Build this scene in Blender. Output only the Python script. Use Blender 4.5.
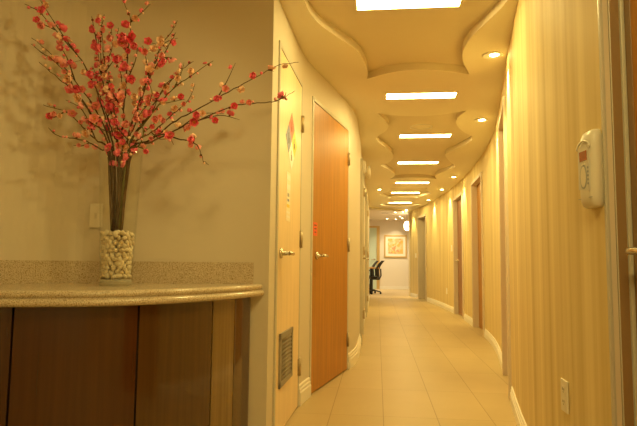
import bpy, bmesh, math, random
from mathutils import Vector, Matrix, Euler
PI = math.pi
random.seed(7)
SC = bpy.context.scene
for o in list(bpy.data.objects): bpy.data.objects.remove(o)
COL = SC.collection

# ------------------------------------------------------------------ camera, world, exposure
F_PX, PITCH, YAW, ROLL, EYE = 551.45, 0.08771, 0.10673, 0.01082, 0.9087
fw = Vector((-math.sin(YAW)*math.cos(PITCH), math.cos(YAW)*math.cos(PITCH), math.sin(PITCH)))
rt0 = Vector((math.cos(YAW), math.sin(YAW), 0)); up0 = rt0.cross(fw)
rt = rt0*math.cos(ROLL) + up0*math.sin(ROLL); up = -rt0*math.sin(ROLL) + up0*math.cos(ROLL)
cam = bpy.data.objects.new('camera', bpy.data.cameras.new('camera')); COL.objects.link(cam)
cam.data.sensor_fit = 'HORIZONTAL'; cam.data.sensor_width = 36.0; cam.data.lens = F_PX*36/637
cam.data.clip_start = 0.02; cam.data.clip_end = 100
m3 = Matrix((rt, up, -fw)).transposed(); cam.matrix_world = Matrix.Translation((0, 0, EYE)) @ m3.to_4x4()
SC.camera = cam
W = bpy.data.worlds.new('world'); SC.world = W; W.use_nodes = True
W.node_tree.nodes['Background'].inputs[0].default_value = (1, .75, .4, 1)
W.node_tree.nodes['Background'].inputs[1].default_value = 0.05
vs = SC.view_settings
vs.view_transform = 'Standard'; vs.look = 'None'; vs.gamma = 1; vs.use_curve_mapping = False
vs.exposure = 1.02
SC.cycles.max_bounces = 10; SC.cycles.diffuse_bounces = 6; SC.cycles.transparent_max_bounces = 16
SC.cycles.sample_clamp_indirect = 6
LAMP = (1.0, 0.775, 0.27)          # the corridor's warm lamps
LAMP_FAR = (1.0, 0.82, 0.47)      # the far room's whiter lamps
PANEL_STRENGTH = 30.0
SPOT_W = 31.0
ALCOVE_SPOT_W = 10.5
FAR_W = 19.0

# ------------------------------------------------------------------ materials
def mat(name, col, rough=.6, metal=0., coat=0., spec=.5, emit=None, emit_s=0., noise=None):
    m = bpy.data.materials.new(name); m.use_nodes = True
    b = m.node_tree.nodes['Principled BSDF']
    b.inputs['Base Color'].default_value = (*col, 1); b.inputs['Roughness'].default_value = rough
    b.inputs['Metallic'].default_value = metal; b.inputs['Coat Weight'].default_value = coat
    b.inputs['Coat Roughness'].default_value = .05
    b.inputs['Specular IOR Level'].default_value = spec
    if emit: b.inputs['Emission Color'].default_value = (*emit, 1); b.inputs['Emission Strength'].default_value = emit_s
    if noise:   # (scale xyz, strength, detail)
        noise_col(m, col, *noise)
    return m
def nn(m, t, **kw):
    n = m.node_tree.nodes.new(t)
    for k, v in kw.items(): setattr(n, k, v)
    return n
def lk(m, a, b): m.node_tree.links.new(a, b)
def noise_col(m, col, scale, amt, detail=3, coords='Object', nscale=1.0):
    b = m.node_tree.nodes['Principled BSDF']
    tc = nn(m, 'ShaderNodeTexCoord'); mp = nn(m, 'ShaderNodeMapping'); mp.inputs['Scale'].default_value = scale
    lk(m, tc.outputs[coords], mp.inputs[0])
    nz = nn(m, 'ShaderNodeTexNoise'); nz.inputs['Scale'].default_value = nscale; nz.inputs['Detail'].default_value = detail
    lk(m, mp.outputs[0], nz.inputs['Vector'])
    r = nn(m, 'ShaderNodeValToRGB')
    r.color_ramp.elements[0].position = .3; r.color_ramp.elements[1].position = .7
    r.color_ramp.elements[0].color = (*[c*(1-amt) for c in col], 1)
    r.color_ramp.elements[1].color = (*[min(1, c*(1+amt)) for c in col], 1)
    lk(m, nz.outputs[0], r.inputs[0]); lk(m, r.outputs[0], b.inputs['Base Color'])
    return r

M = {}
M['paint'] = mat('wall_paint', (.66, .60, .50), .55, spec=.3)
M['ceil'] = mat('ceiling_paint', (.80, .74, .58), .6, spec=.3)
M['tray'] = mat('tray_shade_tone', (.69, .61, .45), .6, spec=.3)  # ceiling tone darkened: shade of the recesses put into the colour
M['trim'] = mat('trim_white', (.83, .80, .72), .4)
M['frame_l'] = mat('metal_frame_cream', (.54, .51, .43), .35)
M['frame_r'] = mat('metal_frame_taupe', (.68, .59, .48), .35)
M['jamb'] = mat('jamb_brown_shaded', (.30, .19, .09), .4)  # brown frame metal, darkened further by the near jamb's painted shade
M['maple'] = mat('maple_door', (.83, .66, .42), .35, noise=((6, 6, .6), .07, 4, 'Object', 3.))
M['cherry'] = mat('cherry_door', (.44, .195, .022), .42, noise=((14, 14, .8), .16, 5, 'Object', 2.))
M['darkdoor'] = mat('dark_door', (.30, .13, .05), .35, noise=((14, 14, .8), .16, 5, 'Object', 2.))
M['steel'] = mat('satin_steel', (.62, .58, .50), .25, 1.)
M['hinge'] = mat('hinge_bronze', (.48, .40, .27), .4, .8)
M['louvre'] = mat('louvre_grey', (.33, .31, .28), .45, .3)
M['plastic'] = mat('white_plastic', (.80, .76, .66), .35)
M['device'] = mat('device_beige', (.74, .70, .60), .35)
M['device_face'] = mat('device_face', (.62, .61, .56), .3)
M['device_line'] = mat('device_line', (.33, .36, .38), .4)
M['lcd'] = mat('lcd_red', (.33, .09, .035), .2)
M['black'] = mat('black_plastic', (.018, .017, .016), .5)
M['mesh'] = mat('black_mesh', (.03, .026, .022), .7)
M['slot'] = mat('dark_slot', (.05, .04, .03), .6)
M['red'] = mat('sticker_red', (.75, .10, .03), .4)
M['blue'] = mat('sticker_blue', (.16, .20, .36), .4)
M['yellow'] = mat('sticker_yellow', (.90, .66, .03), .4)
M['white'] = mat('sticker_white', (.95, .94, .92), .35)
M['clearstrip'] = mat('sticker_pale', (.90, .84, .70), .3)
M['ink'] = mat('ink', (.06, .05, .05), .5)
M['panelframe'] = mat('light_frame', (.80, .74, .62), .4)
M['diffuser'] = mat('light_diffuser', (.8, .8, .8), .5, emit=LAMP, emit_s=PANEL_STRENGTH)
M['bulb'] = mat('bulb', (.8, .8, .8), .5, emit=LAMP, emit_s=40)
M['bulbfar'] = mat('bulb_far', (.8, .8, .8), .5, emit=LAMP_FAR, emit_s=25)
M['pend'] = mat('pendant_glass', (.9, .85, .7), .4, emit=(1, .80, .46), emit_s=14)
M['far'] = mat('far_paint', (.78, .72, .62), .6, spec=.3)
M['tabletop'] = mat('table_wood', (.55, .30, .10), .35, noise=((1, 8, 8), .15))
M['gold'] = mat('gold_frame', (.62, .44, .18), .35, .5)
M['matboard'] = mat('mat_board', (.88, .84, .74), .6)
M['greenglass'] = mat('frosted_green_glass', (.56, .68, .58), .25)
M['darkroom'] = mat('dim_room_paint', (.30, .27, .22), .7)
M['stem'] = mat('twig_bark', (.10, .055, .02), .7, noise=((30, 30, 30), .5))
M['stemg'] = mat('twig_green', (.13, .12, .03), .6, noise=((30, 30, 30), .4))
M['pink'] = mat('petal_pink', (.98, .21, .31), .6)
M['coral'] = mat('petal_coral', (.98, .44, .42), .6)
M['peach'] = mat('petal_peach', (1, .72, .52), .6)
M['stamen'] = mat('stamen', (.75, .38, .10), .6)
M['calyx'] = mat('calyx', (.22, .08, .04), .6)
M['pebble'] = mat('pebble_cream', (.72, .63, .47), .45, noise=((14, 14, 14), .14))
M['pebble2'] = mat('pebble_tan', (.62, .52, .36), .45, noise=((14, 14, 14), .14))

# cabinet veneer: dark glossy wood with upright grain
def veneer(name, col):
    m = mat(name, col, .22, coat=.8); noise_col(m, col, (30, 30, .9), .16, 5, 'Object', 2.)
    return m
M['wood_dark'] = veneer('veneer_dark', (.060, .019, .006))
M['wood_red'] = veneer('veneer_red', (.066, .020, .005))
M['wood_mid'] = veneer('veneer_mid', (.082, .038, .010))  # a little corridor reflection put into the wood colour
M['wood_reflect'] = veneer('veneer_reflect', (.20, .125, .042))  # dark wood as well; bright wall reflection put into the colour
M['wood_end'] = veneer('veneer_end', (.075, .036, .012))

# speckled stone
m = mat('speckled_stone', (.56, .47, .34), .25, coat=.3); M['stone'] = m
r = noise_col(m, (.56, .47, .34), (1, 1, 1), .2, 2, 'Object', 260.)
r.color_ramp.elements[0].position = .36; r.color_ramp.elements[0].color = (.30, .22, .13, 1)
r.color_ramp.elements[1].position = .50; r.color_ramp.elements[1].color = (.58, .49, .36, 1)
e = r.color_ramp.elements.new(.68); e.color = (.70, .62, .50, 1)

# striped wallpaper, u = metres along the wall
m = mat('striped_wallpaper', (.62, .48, .24), .6, spec=.3); M['paper'] = m
b = m.node_tree.nodes['Principled BSDF']
tc = nn(m, 'ShaderNodeTexCoord'); mp = nn(m, 'ShaderNodeMapping'); mp.inputs['Scale'].default_value = (1, .012, 1)
lk(m, tc.outputs['UV'], mp.inputs[0])
n1 = nn(m, 'ShaderNodeTexNoise'); n1.inputs['Scale'].default_value = 13.; n1.inputs['Detail'].default_value = 4.; n1.inputs['Roughness'].default_value = .55
lk(m, mp.outputs[0], n1.inputs['Vector'])
r = nn(m, 'ShaderNodeValToRGB'); r.color_ramp.elements[0].position = .30; r.color_ramp.elements[1].position = .70
r.color_ramp.elements[0].color = (.60, .46, .20, 1); r.color_ramp.elements[1].color = (.88, .75, .44, 1)
lk(m, n1.outputs[0], r.inputs[0]); lk(m, r.outputs[0], b.inputs['Base Color'])

# floor tile: grid of 0.314 x 0.70 m
m = mat('floor_tile', (.70, .63, .52), .42, spec=.22); M['tile'] = m
b = m.node_tree.nodes['Principled BSDF']
tc = nn(m, 'ShaderNodeTexCoord'); sp = nn(m, 'ShaderNodeSeparateXYZ'); lk(m, tc.outputs['Object'], sp.inputs[0])
def mth(op, a, bb=None):
    n = nn(m, 'ShaderNodeMath', operation=op)
    for i, v in enumerate((a, bb)):
        if v is None: continue
        if isinstance(v, (int, float)): n.inputs[i].default_value = v
        else: lk(m, v, n.inputs[i])
    return n.outputs[0]
def gridline(src, off, size, w):
    q = mth('DIVIDE', mth('SUBTRACT', src, off), size)
    fr = mth('SUBTRACT', q, mth('FLOOR', q))
    d = mth('MULTIPLY', mth('MINIMUM', fr, mth('SUBTRACT', 1., fr)), size)
    return mth('LESS_THAN', d, w), mth('FLOOR', q)
gx, ix = gridline(sp.outputs[0], .037, .314, .0024); gy, iy = gridline(sp.outputs[1], 3.38, .70, .0016)
g = mth('MAXIMUM', gx, gy)
cmb = nn(m, 'ShaderNodeCombineXYZ'); lk(m, ix, cmb.inputs[0]); lk(m, iy, cmb.inputs[1])
wn = nn(m, 'ShaderNodeTexWhiteNoise'); lk(m, cmb.outputs[0], wn.inputs['Vector'])
nz = nn(m, 'ShaderNodeTexNoise'); nz.inputs['Scale'].default_value = 3.; nz.inputs['Detail'].default_value = 4.
lk(m, tc.outputs['Object'], nz.inputs['Vector'])
v = mth('ADD', mth('MULTIPLY', wn.outputs['Value'], .35), mth('MULTIPLY', nz.outputs[0], .65))
r = nn(m, 'ShaderNodeValToRGB'); r.color_ramp.elements[0].color = (.44, .33, .165, 1); r.color_ramp.elements[1].color = (.50, .38, .20, 1)
r.color_ramp.elements[0].position = .2; r.color_ramp.elements[1].position = .8
lk(m, v, r.inputs[0])
mx = nn(m, 'ShaderNodeMix', data_type='RGBA'); lk(m, g, mx.inputs[0]); lk(m, r.outputs[0], mx.inputs[6])
mx.inputs[7].default_value = (.30, .21, .10, 1); lk(m, mx.outputs[2], b.inputs['Base Color'])

# striped carpet of the far room
m = mat('carpet', (.45, .33, .18), .95, spec=.1); M['carpet'] = m
b = m.node_tree.nodes['Principled BSDF']
tc = nn(m, 'ShaderNodeTexCoord'); wv = nn(m, 'ShaderNodeTexWave', wave_type='BANDS', bands_direction='Y'); wv.inputs['Scale'].default_value = .9; wv.inputs['Distortion'].default_value = .4
lk(m, tc.outputs['Object'], wv.inputs['Vector'])
r = nn(m, 'ShaderNodeValToRGB'); r.color_ramp.elements[0].color = (.45, .32, .16, 1); r.color_ramp.elements[1].color = (.75, .62, .42, 1)
lk(m, wv.outputs['Color'], r.inputs[0]); lk(m, r.outputs[0], b.inputs['Base Color'])

# abstract print
m = mat('abstract_print', (.8, .45, .15), .6); M['print'] = m
b = m.node_tree.nodes['Principled BSDF']
tc = nn(m, 'ShaderNodeTexCoord'); vo = nn(m, 'ShaderNodeTexVoronoi'); vo.inputs['Scale'].default_value = 11.
nz = nn(m, 'ShaderNodeTexNoise'); nz.inputs['Scale'].default_value = 9.; nz.inputs['Detail'].default_value = 5.
lk(m, tc.outputs['Object'], vo.inputs['Vector']); lk(m, tc.outputs['Object'], nz.inputs['Vector'])
r = nn(m, 'ShaderNodeValToRGB')
cols = [(.0, (.75, .28, .05)), (.25, (.85, .48, .12)), (.42, (.80, .55, .30)), (.52, (.90, .74, .48)), (.60, (.72, .28, .14)), (.70, (.86, .60, .18)), (.85, (.35, .30, .34))]
r.color_ramp.elements[0].position, r.color_ramp.elements[0].color = cols[0][0], (*cols[0][1], 1)
r.color_ramp.elements[1].position, r.color_ramp.elements[1].color = cols[-1][0], (*cols[-1][1], 1)
for p_, c_ in cols[1:-1]:
    e = r.color_ramp.elements.new(p_); e.color = (*c_, 1)
sx = nn(m, 'ShaderNodeSeparateColor'); lk(m, vo.outputs['Color'], sx.inputs[0])
ad = mth('ADD', mth('MULTIPLY', sx.outputs[0], .45), mth('MULTIPLY', nz.outputs[0], .45))
lk(m, ad, r.inputs[0]); lk(m, r.outputs[0], b.inputs['Base Color'])

# clear glass seen as thin walls: transparency with a fresnel reflection
m = bpy.data.materials.new('clear_glass'); m.use_nodes = True; M['glass'] = m
nt = m.node_tree; nt.nodes.remove(nt.nodes['Principled BSDF'])
tr = nn(m, 'ShaderNodeBsdfTransparent'); tr.inputs[0].default_value = (.985, .99, .98, 1)
gl = nn(m, 'ShaderNodeBsdfGlossy'); gl.inputs['Roughness'].default_value = .04
lw = nn(m, 'ShaderNodeLayerWeight'); lw.inputs[0].default_value = .5
fr = nn(m, 'ShaderNodeMapRange'); pw = nn(m, 'ShaderNodeMath', operation='POWER'); pw.inputs[1].default_value = 4.; lk(m, lw.outputs['Facing'], pw.inputs[0]); lk(m, pw.outputs[0], fr.inputs[0]); fr.inputs[3].default_value = .03; fr.inputs[4].default_value = .45
mxs = nn(m, 'ShaderNodeMixShader'); lk(m, fr.outputs[0], mxs.inputs[0]); lk(m, tr.outputs[0], mxs.inputs[1]); lk(m, gl.outputs[0], mxs.inputs[2])
lk(m, mxs.outputs[0], nt.nodes['Material Output'].inputs[0])
# thick glass foot of the vase
m = mat('thick_glass_base', (.86, .86, .74), .08); M['glassbase'] = m
b = m.node_tree.nodes['Principled BSDF']; b.inputs['Transmission Weight'].default_value = .75; b.inputs['IOR'].default_value = 1.15

# ------------------------------------------------------------------ mesh helpers
class MB:
    def __init__(s): s.bm = bmesh.new(); s.mi = 0
    def quad(s, *vv):
        f = s.bm.faces.new([s.bm.verts.new(v) for v in vv]); f.material_index = s.mi; return f
    def box(s, x0, y0, z0, x1, y1, z1, bev=0.):
        vs_ = [s.bm.verts.new((x, y, z)) for z in (z0, z1) for y in (y0, y1) for x in (x0, x1)]
        fs = [s.bm.faces.new([vs_[i] for i in ix]) for ix in ((0, 2, 3, 1), (4, 5, 7, 6), (0, 1, 5, 4), (2, 6, 7, 3), (0, 4, 6, 2), (1, 3, 7, 5))]
        for f in fs: f.material_index = s.mi
        if bev > 0:
            ed = list({e for f in fs for e in f.edges})
            bmesh.ops.bevel(s.bm, geom=ed, offset=bev, segments=2, profile=.5, affect='EDGES')
        return s
    def loft(s, rings, cap=True, closed=True):
        rr = [[s.bm.verts.new(p) for p in ring] for ring in rings]
        n = len(rr[0])
        for a, b_ in zip(rr[:-1], rr[1:]):
            for i in range(n if closed else n-1):
                j = (i+1) % n
                f = s.bm.faces.new((a[i], a[j], b_[j], b_[i])); f.material_index = s.mi; f.smooth = True
        if cap and closed:
            for ring, rev in ((rr[0], True), (rr[-1], False)):
                f = s.bm.faces.new(list(reversed(ring)) if rev else ring); f.material_index = s.mi
        return s
    def lathe(s, prof, c=(0, 0, 0), n=32, cap=True, axis='z'):
        def pt(r_, h, a):
            if axis == 'z': return (c[0]+r_*math.cos(a), c[1]+r_*math.sin(a), c[2]+h)
            if axis == 'y': return (c[0]+r_*math.cos(a), c[1]+h, c[2]-r_*math.sin(a))
            return (c[0]+h, c[1]+r_*math.cos(a), c[2]+r_*math.sin(a))
        return s.loft([[pt(r_, h, 2*PI*i/n) for i in range(n)] for r_, h in prof], cap)
    def tube(s, pts, rads, n=6):
        pts = [Vector(p) for p in pts]; rings = []
        if isinstance(rads, (int, float)): rads = [rads]*len(pts)
        u = None
        for i, p in enumerate(pts):
            t = (pts[min(i+1, len(pts)-1)] - pts[max(i-1, 0)]).normalized()
            if u is None: u = t.orthogonal().normalized()
            u = (u - t*u.dot(t)).normalized(); w = t.cross(u)
            rings.append([p + (u*math.cos(2*PI*k/n) + w*math.sin(2*PI*k/n))*rads[i] for k in range(n)])
        return s.loft(rings)
    def sphere(s, c, r_, sc=(1, 1, 1), seg=10, rings=7):
        mt = Matrix.Translation(c) @ Matrix.Diagonal((*[r_*k for k in sc], 1))
        got = bmesh.ops.create_uvsphere(s.bm, u_segments=seg, v_segments=rings, radius=1, matrix=mt)
        for v in got['verts']:
            for f in v.link_faces: f.smooth = True; f.material_index = s.mi
        return s
    def mesh(s, name, mats):
        bmesh.ops.recalc_face_normals(s.bm, faces=s.bm.faces[:])
        me = bpy.data.meshes.new(name); s.bm.to_mesh(me); s.bm.free()
        for m_ in (mats if isinstance(mats, (list, tuple)) else [mats]): me.materials.append(m_)
        return me
    def build(s, name, mats, parent=None, loc=(0, 0, 0)):
        o = bpy.data.objects.new(name, s.mesh(name, mats)); COL.objects.link(o); o.location = loc
        if parent: o.parent = parent
        return o
def tag(o, label=None, cat=None, group=None, kind=None):
    if label: o['label'] = label
    if cat: o['category'] = cat
    if group: o['group'] = group
    if kind: o['kind'] = kind
    return o
def empty(name, loc=(0, 0, 0), rz=0.):
    o = bpy.data.objects.new(name, None); COL.objects.link(o); o.location = loc; o.rotation_euler = (0, 0, rz); o.empty_display_size = .1
    return o
def smooth(o): 
    for p in o.data.polygons: p.use_smooth = True
    return o
def cr(pts, n=8):   # Catmull-Rom through the points
    P = [Vector((*p, 0)[:3]) if len(p) == 2 else Vector(p) for p in pts]
    P = [P[0]*2-P[1]] + P + [P[-1]*2-P[-2]]; out = []
    for i in range(1, len(P)-2):
        a, b_, c, d = P[i-1:i+3]
        for k in range(n):
            t = k/n
            out.append(.5*((2*b_) + (c-a)*t + (2*a-5*b_+4*c-d)*t*t + (3*b_-a-3*c+d)*t**3))
    return out + [P[-2]]
def interp(tab, y):   # smooth table lookup (Hermite)
    n = len(tab)
    if y <= tab[0][0]: return tab[0][1]
    if y >= tab[-1][0]: return tab[-1][1]
    for i in range(n-1):
        if tab[i][0] <= y <= tab[i+1][0]:
            def sl(k):
                a, b_ = max(k-1, 0), min(k+1, n-1); return (tab[b_][1]-tab[a][1])/(tab[b_][0]-tab[a][0])
            h = tab[i+1][0]-tab[i][0]; t = (y-tab[i][0])/h
            return ((2*t**3-3*t*t+1)*tab[i][1] + (t**3-2*t*t+t)*h*sl(i) + (-2*t**3+3*t*t)*tab[i+1][1] + (t**3-t*t)*h*sl(i+1))

# ------------------------------------------------------------------ setting
ZC, ZT, ZD = 2.30, 2.354, 2.08      # soffit, tray ceiling, door-frame top
RIGHT = [(1.843, .722), (2.1, .692), (2.5, .702), (2.9, .742), (3.3, .80), (3.9, .898), (4.5, 1.001), (5.2, 1.117), (5.8, 1.210), (6.5, 1.290), (7.5, 1.356), (8.5, 1.388),
         (9.5, 1.398), (10.5, 1.377), (12, 1.296), (13.5, 1.152), (14.3, 1.045), (15.2, .875)]
LEFT = [(2.67, -.527), (2.80, -.522), (3.49, -.50), (3.7, -.478), (3.852, -.449), (4.3, -.352), (4.779, -.251), (5.0, -.218), (5.3, -.196), (6, -.192), (7, -.20), (9, -.205), (11, -.20), (14, -.20)]
XR = lambda y: interp(RIGHT, y)
XL = lambda y: interp(LEFT, y)
def frange(a, b_, step):
    n = max(1, int(math.ceil((b_-a)/step))); return [a+(b_-a)*i/n for i in range(n+1)]
def strip(name, pts, z0, z1, t, material, bev=None):
    """wall along pts (plan), its face on the path and t metres thick to the right of the direction of travel; u runs along it"""
    pts = [Vector((p[0], p[1])) for p in pts]; off = []; u = [0]
    for i in range(1, len(pts)): u.append(u[-1] + (pts[i]-pts[i-1]).length)
    for i, p in enumerate(pts):
        d0 = (pts[i]-pts[i-1]).normalized() if i > 0 else None
        d1 = (pts[i+1]-pts[i]).normalized() if i < len(pts)-1 else None
        d0 = d0 or d1; d1 = d1 or d0
        n0, n1 = Vector((d0.y, -d0.x)), Vector((d1.y, -d1.x)); nb = (n0+n1).normalized()
        off.append(p + nb*t/max(.35, nb.dot(n0)))
    bm = bmesh.new(); uv = bm.loops.layers.uv.new('UVMap'); U = {}
    def V(p, z, uu):
        v_ = bm.verts.new((p.x, p.y, z)); U[v_] = (uu, z); return v_
    A = [(V(p, z0, a), V(p, z1, a)) for p, a in zip(pts, u)]; B = [(V(p, z0, a), V(p, z1, a)) for p, a in zip(off, u)]
    def face(*q, sm=False):
        f = bm.faces.new(q); f.smooth = sm
        for l in f.loops: l[uv].uv = U[l.vert]
    for i in range(len(pts)-1):
        face(A[i][0], A[i+1][0], A[i+1][1], A[i][1]); face(B[i+1][0], B[i][0], B[i][1], B[i+1][1])
        face(A[i][1], A[i+1][1], B[i+1][1], B[i][1]); face(A[i+1][0], A[i][0], B[i][0], B[i+1][0])
    face(A[0][0], A[0][1], B[0][1], B[0][0]); face(A[-1][1], A[-1][0], B[-1][0], B[-1][1])
    bmesh.ops.recalc_face_normals(bm, faces=bm.faces[:])
    me = bpy.data.meshes.new(name); bm.to_mesh(me); bm.free(); me.materials.append(material)
    o = bpy.data.objects.new(name, me); COL.objects.link(o); o['kind'] = 'structure'
    return o
def sweep(name, pts, prof, material):
    """moulding: profile (outward, z) swept along pts, outward = to the left of the direction of travel"""
    pts = [Vector((p[0], p[1])) for p in pts]; rings = []
    for i, p in enumerate(pts):
        t = (pts[min(i+1, len(pts)-1)] - pts[max(i-1, 0)]).normalized(); n_ = Vector((-t.y, t.x))
        rings.append([(p.x+n_.x*a, p.y+n_.y*a, z) for a, z in prof])
    mb = MB(); mb.loft(rings); 
    for f in mb.bm.faces: f.smooth = False
    o = mb.build(name, material); o['kind'] = 'structure'; return o
BASE = [(-.002, 0), (.016, 0), (.016, .062), (.012, .066), (.012, .080), (.008, .084), (.008, .097), (.004, .102), (-.002, .102)]

# floor and ceiling
o = MB().box(-3, -2.2, -.1, 3, 14.2, 0).build('floor', M['tile']); tag(o, 'pale beige rectangular floor tiles of the corridor', 'floor', kind='structure')
o = MB().box(-6, 14.2, -.1, 6, 20, 0).build('floor', M['carpet']); tag(o, 'striped tan carpet of the room at the corridor end', 'carpet', kind='structure')
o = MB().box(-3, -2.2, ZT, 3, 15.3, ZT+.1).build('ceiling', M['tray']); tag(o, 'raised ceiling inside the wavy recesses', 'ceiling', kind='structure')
o = MB().box(-6, 15.3, 2.34, 6, 20, 2.44).build('ceiling', M['far']); tag(o, 'white ceiling of the room at the corridor end', 'ceiling', kind='structure')

# soffit with wavy recesses cut through it
def outline(*segs):
    out = []
    for s_ in segs: out += cr(s_, 9)[:-1]
    return out
TRAYS = [
 outline([(-.08, 4.117), (-.073, 3.97), (-.092, 3.76), (-.145, 3.52), (-.235, 3.337), (-.335, 3.13), (-.378, 2.967), (-.388, 2.80), (-.36, 2.58), (-.31, 2.35), (-.33, 2.1), (-.42, 1.95)],
         [(-.42, 1.95), (.1, 2.06), (.62, 1.95)],
         [(.62, 1.95), (.57, 2.2), (.63, 2.5), (.69, 2.78), (.678, 2.958), (.628, 3.173), (.575, 3.39), (.560, 3.61), (.598, 3.83), (.675, 4.067)],
         [(.675, 4.067), (.488, 3.978), (.263, 3.944), (.09, 3.99), (-.08, 4.117)]),
 outline([(.21, 9.23), (.277, 8.95), (.255, 8.6), (.14, 8.2), (.045, 7.92)], [(.045, 7.92), (.15, 7.72), (.205, 7.4), (.19, 7.05), (.12, 6.73), (.01, 6.36), (-.012, 6.2)],
         [(-.012, 6.2), (.01, 6.03), (.085, 5.82), (.112, 5.62), (.09, 5.42), (.005, 5.113)],
         [(.005, 5.113), (.2, 5.20), (.422, 5.226), (.62, 5.18), (.807, 5.06)],
         [(.807, 5.06), (.765, 5.32), (.805, 5.62), (.92, 5.92), (1.03, 6.12), (1.075, 6.33)], [(1.075, 6.33), (.985, 6.72), (.895, 6.98), (.878, 7.2), (.975, 7.6), (1.085, 7.92), (1.125, 8.1)],
         [(1.125, 8.1), (1.04, 8.4), (.95, 8.7), (.93, 9.0), (.985, 9.30)], [(.985, 9.30), (.76, 9.12), (.55, 9.07), (.36, 9.12), (.21, 9.23)]),
 outline([(.228, 11.91), (.13, 11.68), (.035, 11.38)], [(.035, 11.38), (.17, 11.05), (.25, 10.7), (.25, 10.36)], [(.25, 10.36), (.6, 10.46), (.93, 10.40)],
         [(.93, 10.40), (.93, 10.68), (1.0, 10.95), (1.08, 11.24)], [(1.08, 11.24), (.95, 11.55), (.845, 11.83)], [(.845, 11.83), (.53, 11.87), (.228, 11.91)]),
 outline([(.05, 13.36), (.28, 12.98), (.55, 12.88), (.82, 12.98), (1.03, 13.36)], [(1.03, 13.36), (.82, 13.74), (.53, 13.88), (.24, 13.74), (.05, 13.36)]),
]
rim = [(-1.85, -2.1), (1.35, -2.1), (1.35, 1.8)] + [(XR(y)+.12, y) for y in frange(2.6, 15.0, .4)] + [(1.0, 15.12), (-.26, 13.95)] + [(XL(y)-.08, y) for y in reversed(frange(3.6, 13.8, .3))] + [(-.58, 3.4), (-.58, 2.75), (-1.85, 2.75)]
cu = bpy.data.curves.new('soffit', 'CURVE'); cu.dimensions = '2D'; cu.fill_mode = 'BOTH'; cu.extrude = (ZT-ZC)/2
for pl in [rim] + TRAYS:
    sp_ = cu.splines.new('POLY'); sp_.points.add(len(pl)-1); sp_.use_cyclic_u = True
    for q, p in zip(sp_.points, pl): q.co = (p[0], p[1], 0, 1)
tmp = bpy.data.objects.new('soffit_curve', cu); COL.objects.link(tmp); tmp.location.z = (ZC+ZT)/2
dg = bpy.context.evaluated_depsgraph_get(); dg.update()
me = bpy.data.meshes.new_from_object(tmp.evaluated_get(dg)); me.transform(Matrix.Translation((0, 0, (ZC+ZT)/2)))
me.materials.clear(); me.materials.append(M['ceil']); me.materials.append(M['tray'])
for p_ in me.polygons: p_.material_index = 1 if abs(p_.normal.z) < .5 else 0  # recess sides get the darker tone, painting in their shade
bpy.data.objects.remove(tmp)
o = bpy.data.objects.new('ceiling', me); COL.objects.link(o); tag(o, 'dropped plaster ceiling with wavy edged recesses', 'ceiling', kind='structure')
# beam where the corridor ceiling ends
o = strip('trim_1', [(-.40, 13.83), (1.08, 15.19)], 2.255, ZT, .10, M['ceil']); tag(o, 'beam across the corridor end', 'beam')

# right wall: papered panels and the pieces over the doors
OPEN = [(3.9, 4.78), (7.17, 8.2), (9.2, 10.2), (13.35, 14.3)]
edges = [1.843] + [e_ for op in OPEN for e_ in op] + [15.2]
for k in range(0, len(edges), 2):
    a, b_ = edges[k], edges[k+1]
    o = strip('wall_right', [(XR(y), y) for y in frange(a, b_, .12)], 0, ZT, .16, M['paper'])
    tag(o, 'cream striped wallpaper on curved wall, panel %s' % ('nearest the camera', 'after the first doorway', 'between two dark doors', 'before the last doorway', 'at the corridor end')[k//2], 'wall')
    sweep('baseboard_right', [(XR(y), y) for y in frange(a+(.06 if k else .05), b_-.055, .1)], BASE, M['trim'])
for a, b_ in OPEN:
    strip('wall_right', [(XR(y), y) for y in frange(a, b_, .12)], ZD, ZT, .16, M['paper'])
# near right: wall over and before the nearest door, behind the camera
strip('wall_right', [(.80, .88), (.80, 1.843)], ZD, ZT, .12, M['paper'])
strip('wall_right', [(.80, -2.1), (.80, .88)], 0, ZT, .12, M['paper'])
# left: alcove walls, round corner, then the corridor wall
alc = [(-1.72, -2.1), (-1.72, .5), (-1.715, 1.6)] + [tuple(p)[:2] for p in cr([(-1.71, 1.95), (-1.675, 2.17), (-1.58, 2.35), (-1.42, 2.475), (-1.22, 2.535)], 6)] + [(-1.0, 2.578), (-.76, 2.625), (-.527, 2.672)]
alc_f = [Vector(p) for p in alc]
o = strip('wall_left', list(reversed(alc + [(-.522, 2.80)])), 0, ZT, .14, M['paint']); tag(o, 'beige alcove wall with rounded corner behind the counter', 'wall')
def leftstrip(ys, z0, z1): return strip('wall_left', [(XL(y), y) for y in reversed(ys)], z0, z1, .14, M['paint'])
leftstrip(frange(3.53, 3.80, .08), 0, ZT); leftstrip(frange(2.80, 3.53, .3), ZD, ZT)
leftstrip(frange(3.80, 4.779, .1), ZD, ZT); leftstrip(frange(4.779, 6.2, .08), 0, ZT)
leftstrip(frange(6.2, 7.1, .3), ZD, ZT); leftstrip(frange(7.1, 9.3, .3), 0, ZT); leftstrip(frange(9.3, 10.2, .3), ZD, ZT); leftstrip(frange(10.2, 13.9, .3), 0, ZT)
sweep('baseboard_left', [(XL(y), y) for y in reversed(frange(3.535, 3.793, .06))], [(a*1.2, z*1.25) for a, z in BASE], M['trim'])
sweep('baseboard_left', [(XL(y), y) for y in reversed(frange(4.79, 6.14, .06))], [(a*1.2, z*1.25) for a, z in BASE], M['trim'])
sweep('baseboard_left', [(XL(y), y) for y in reversed(frange(7.16, 9.24, .3))], BASE, M['trim'])
sweep('baseboard_left', [(XL(y), y) for y in reversed(frange(10.26, 13.9, .3))], BASE, M['trim'])
strip('wall_back', [(-1.9, -2.1), (1.0, -2.1)], 0, ZT, .1, M['paint'])
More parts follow.
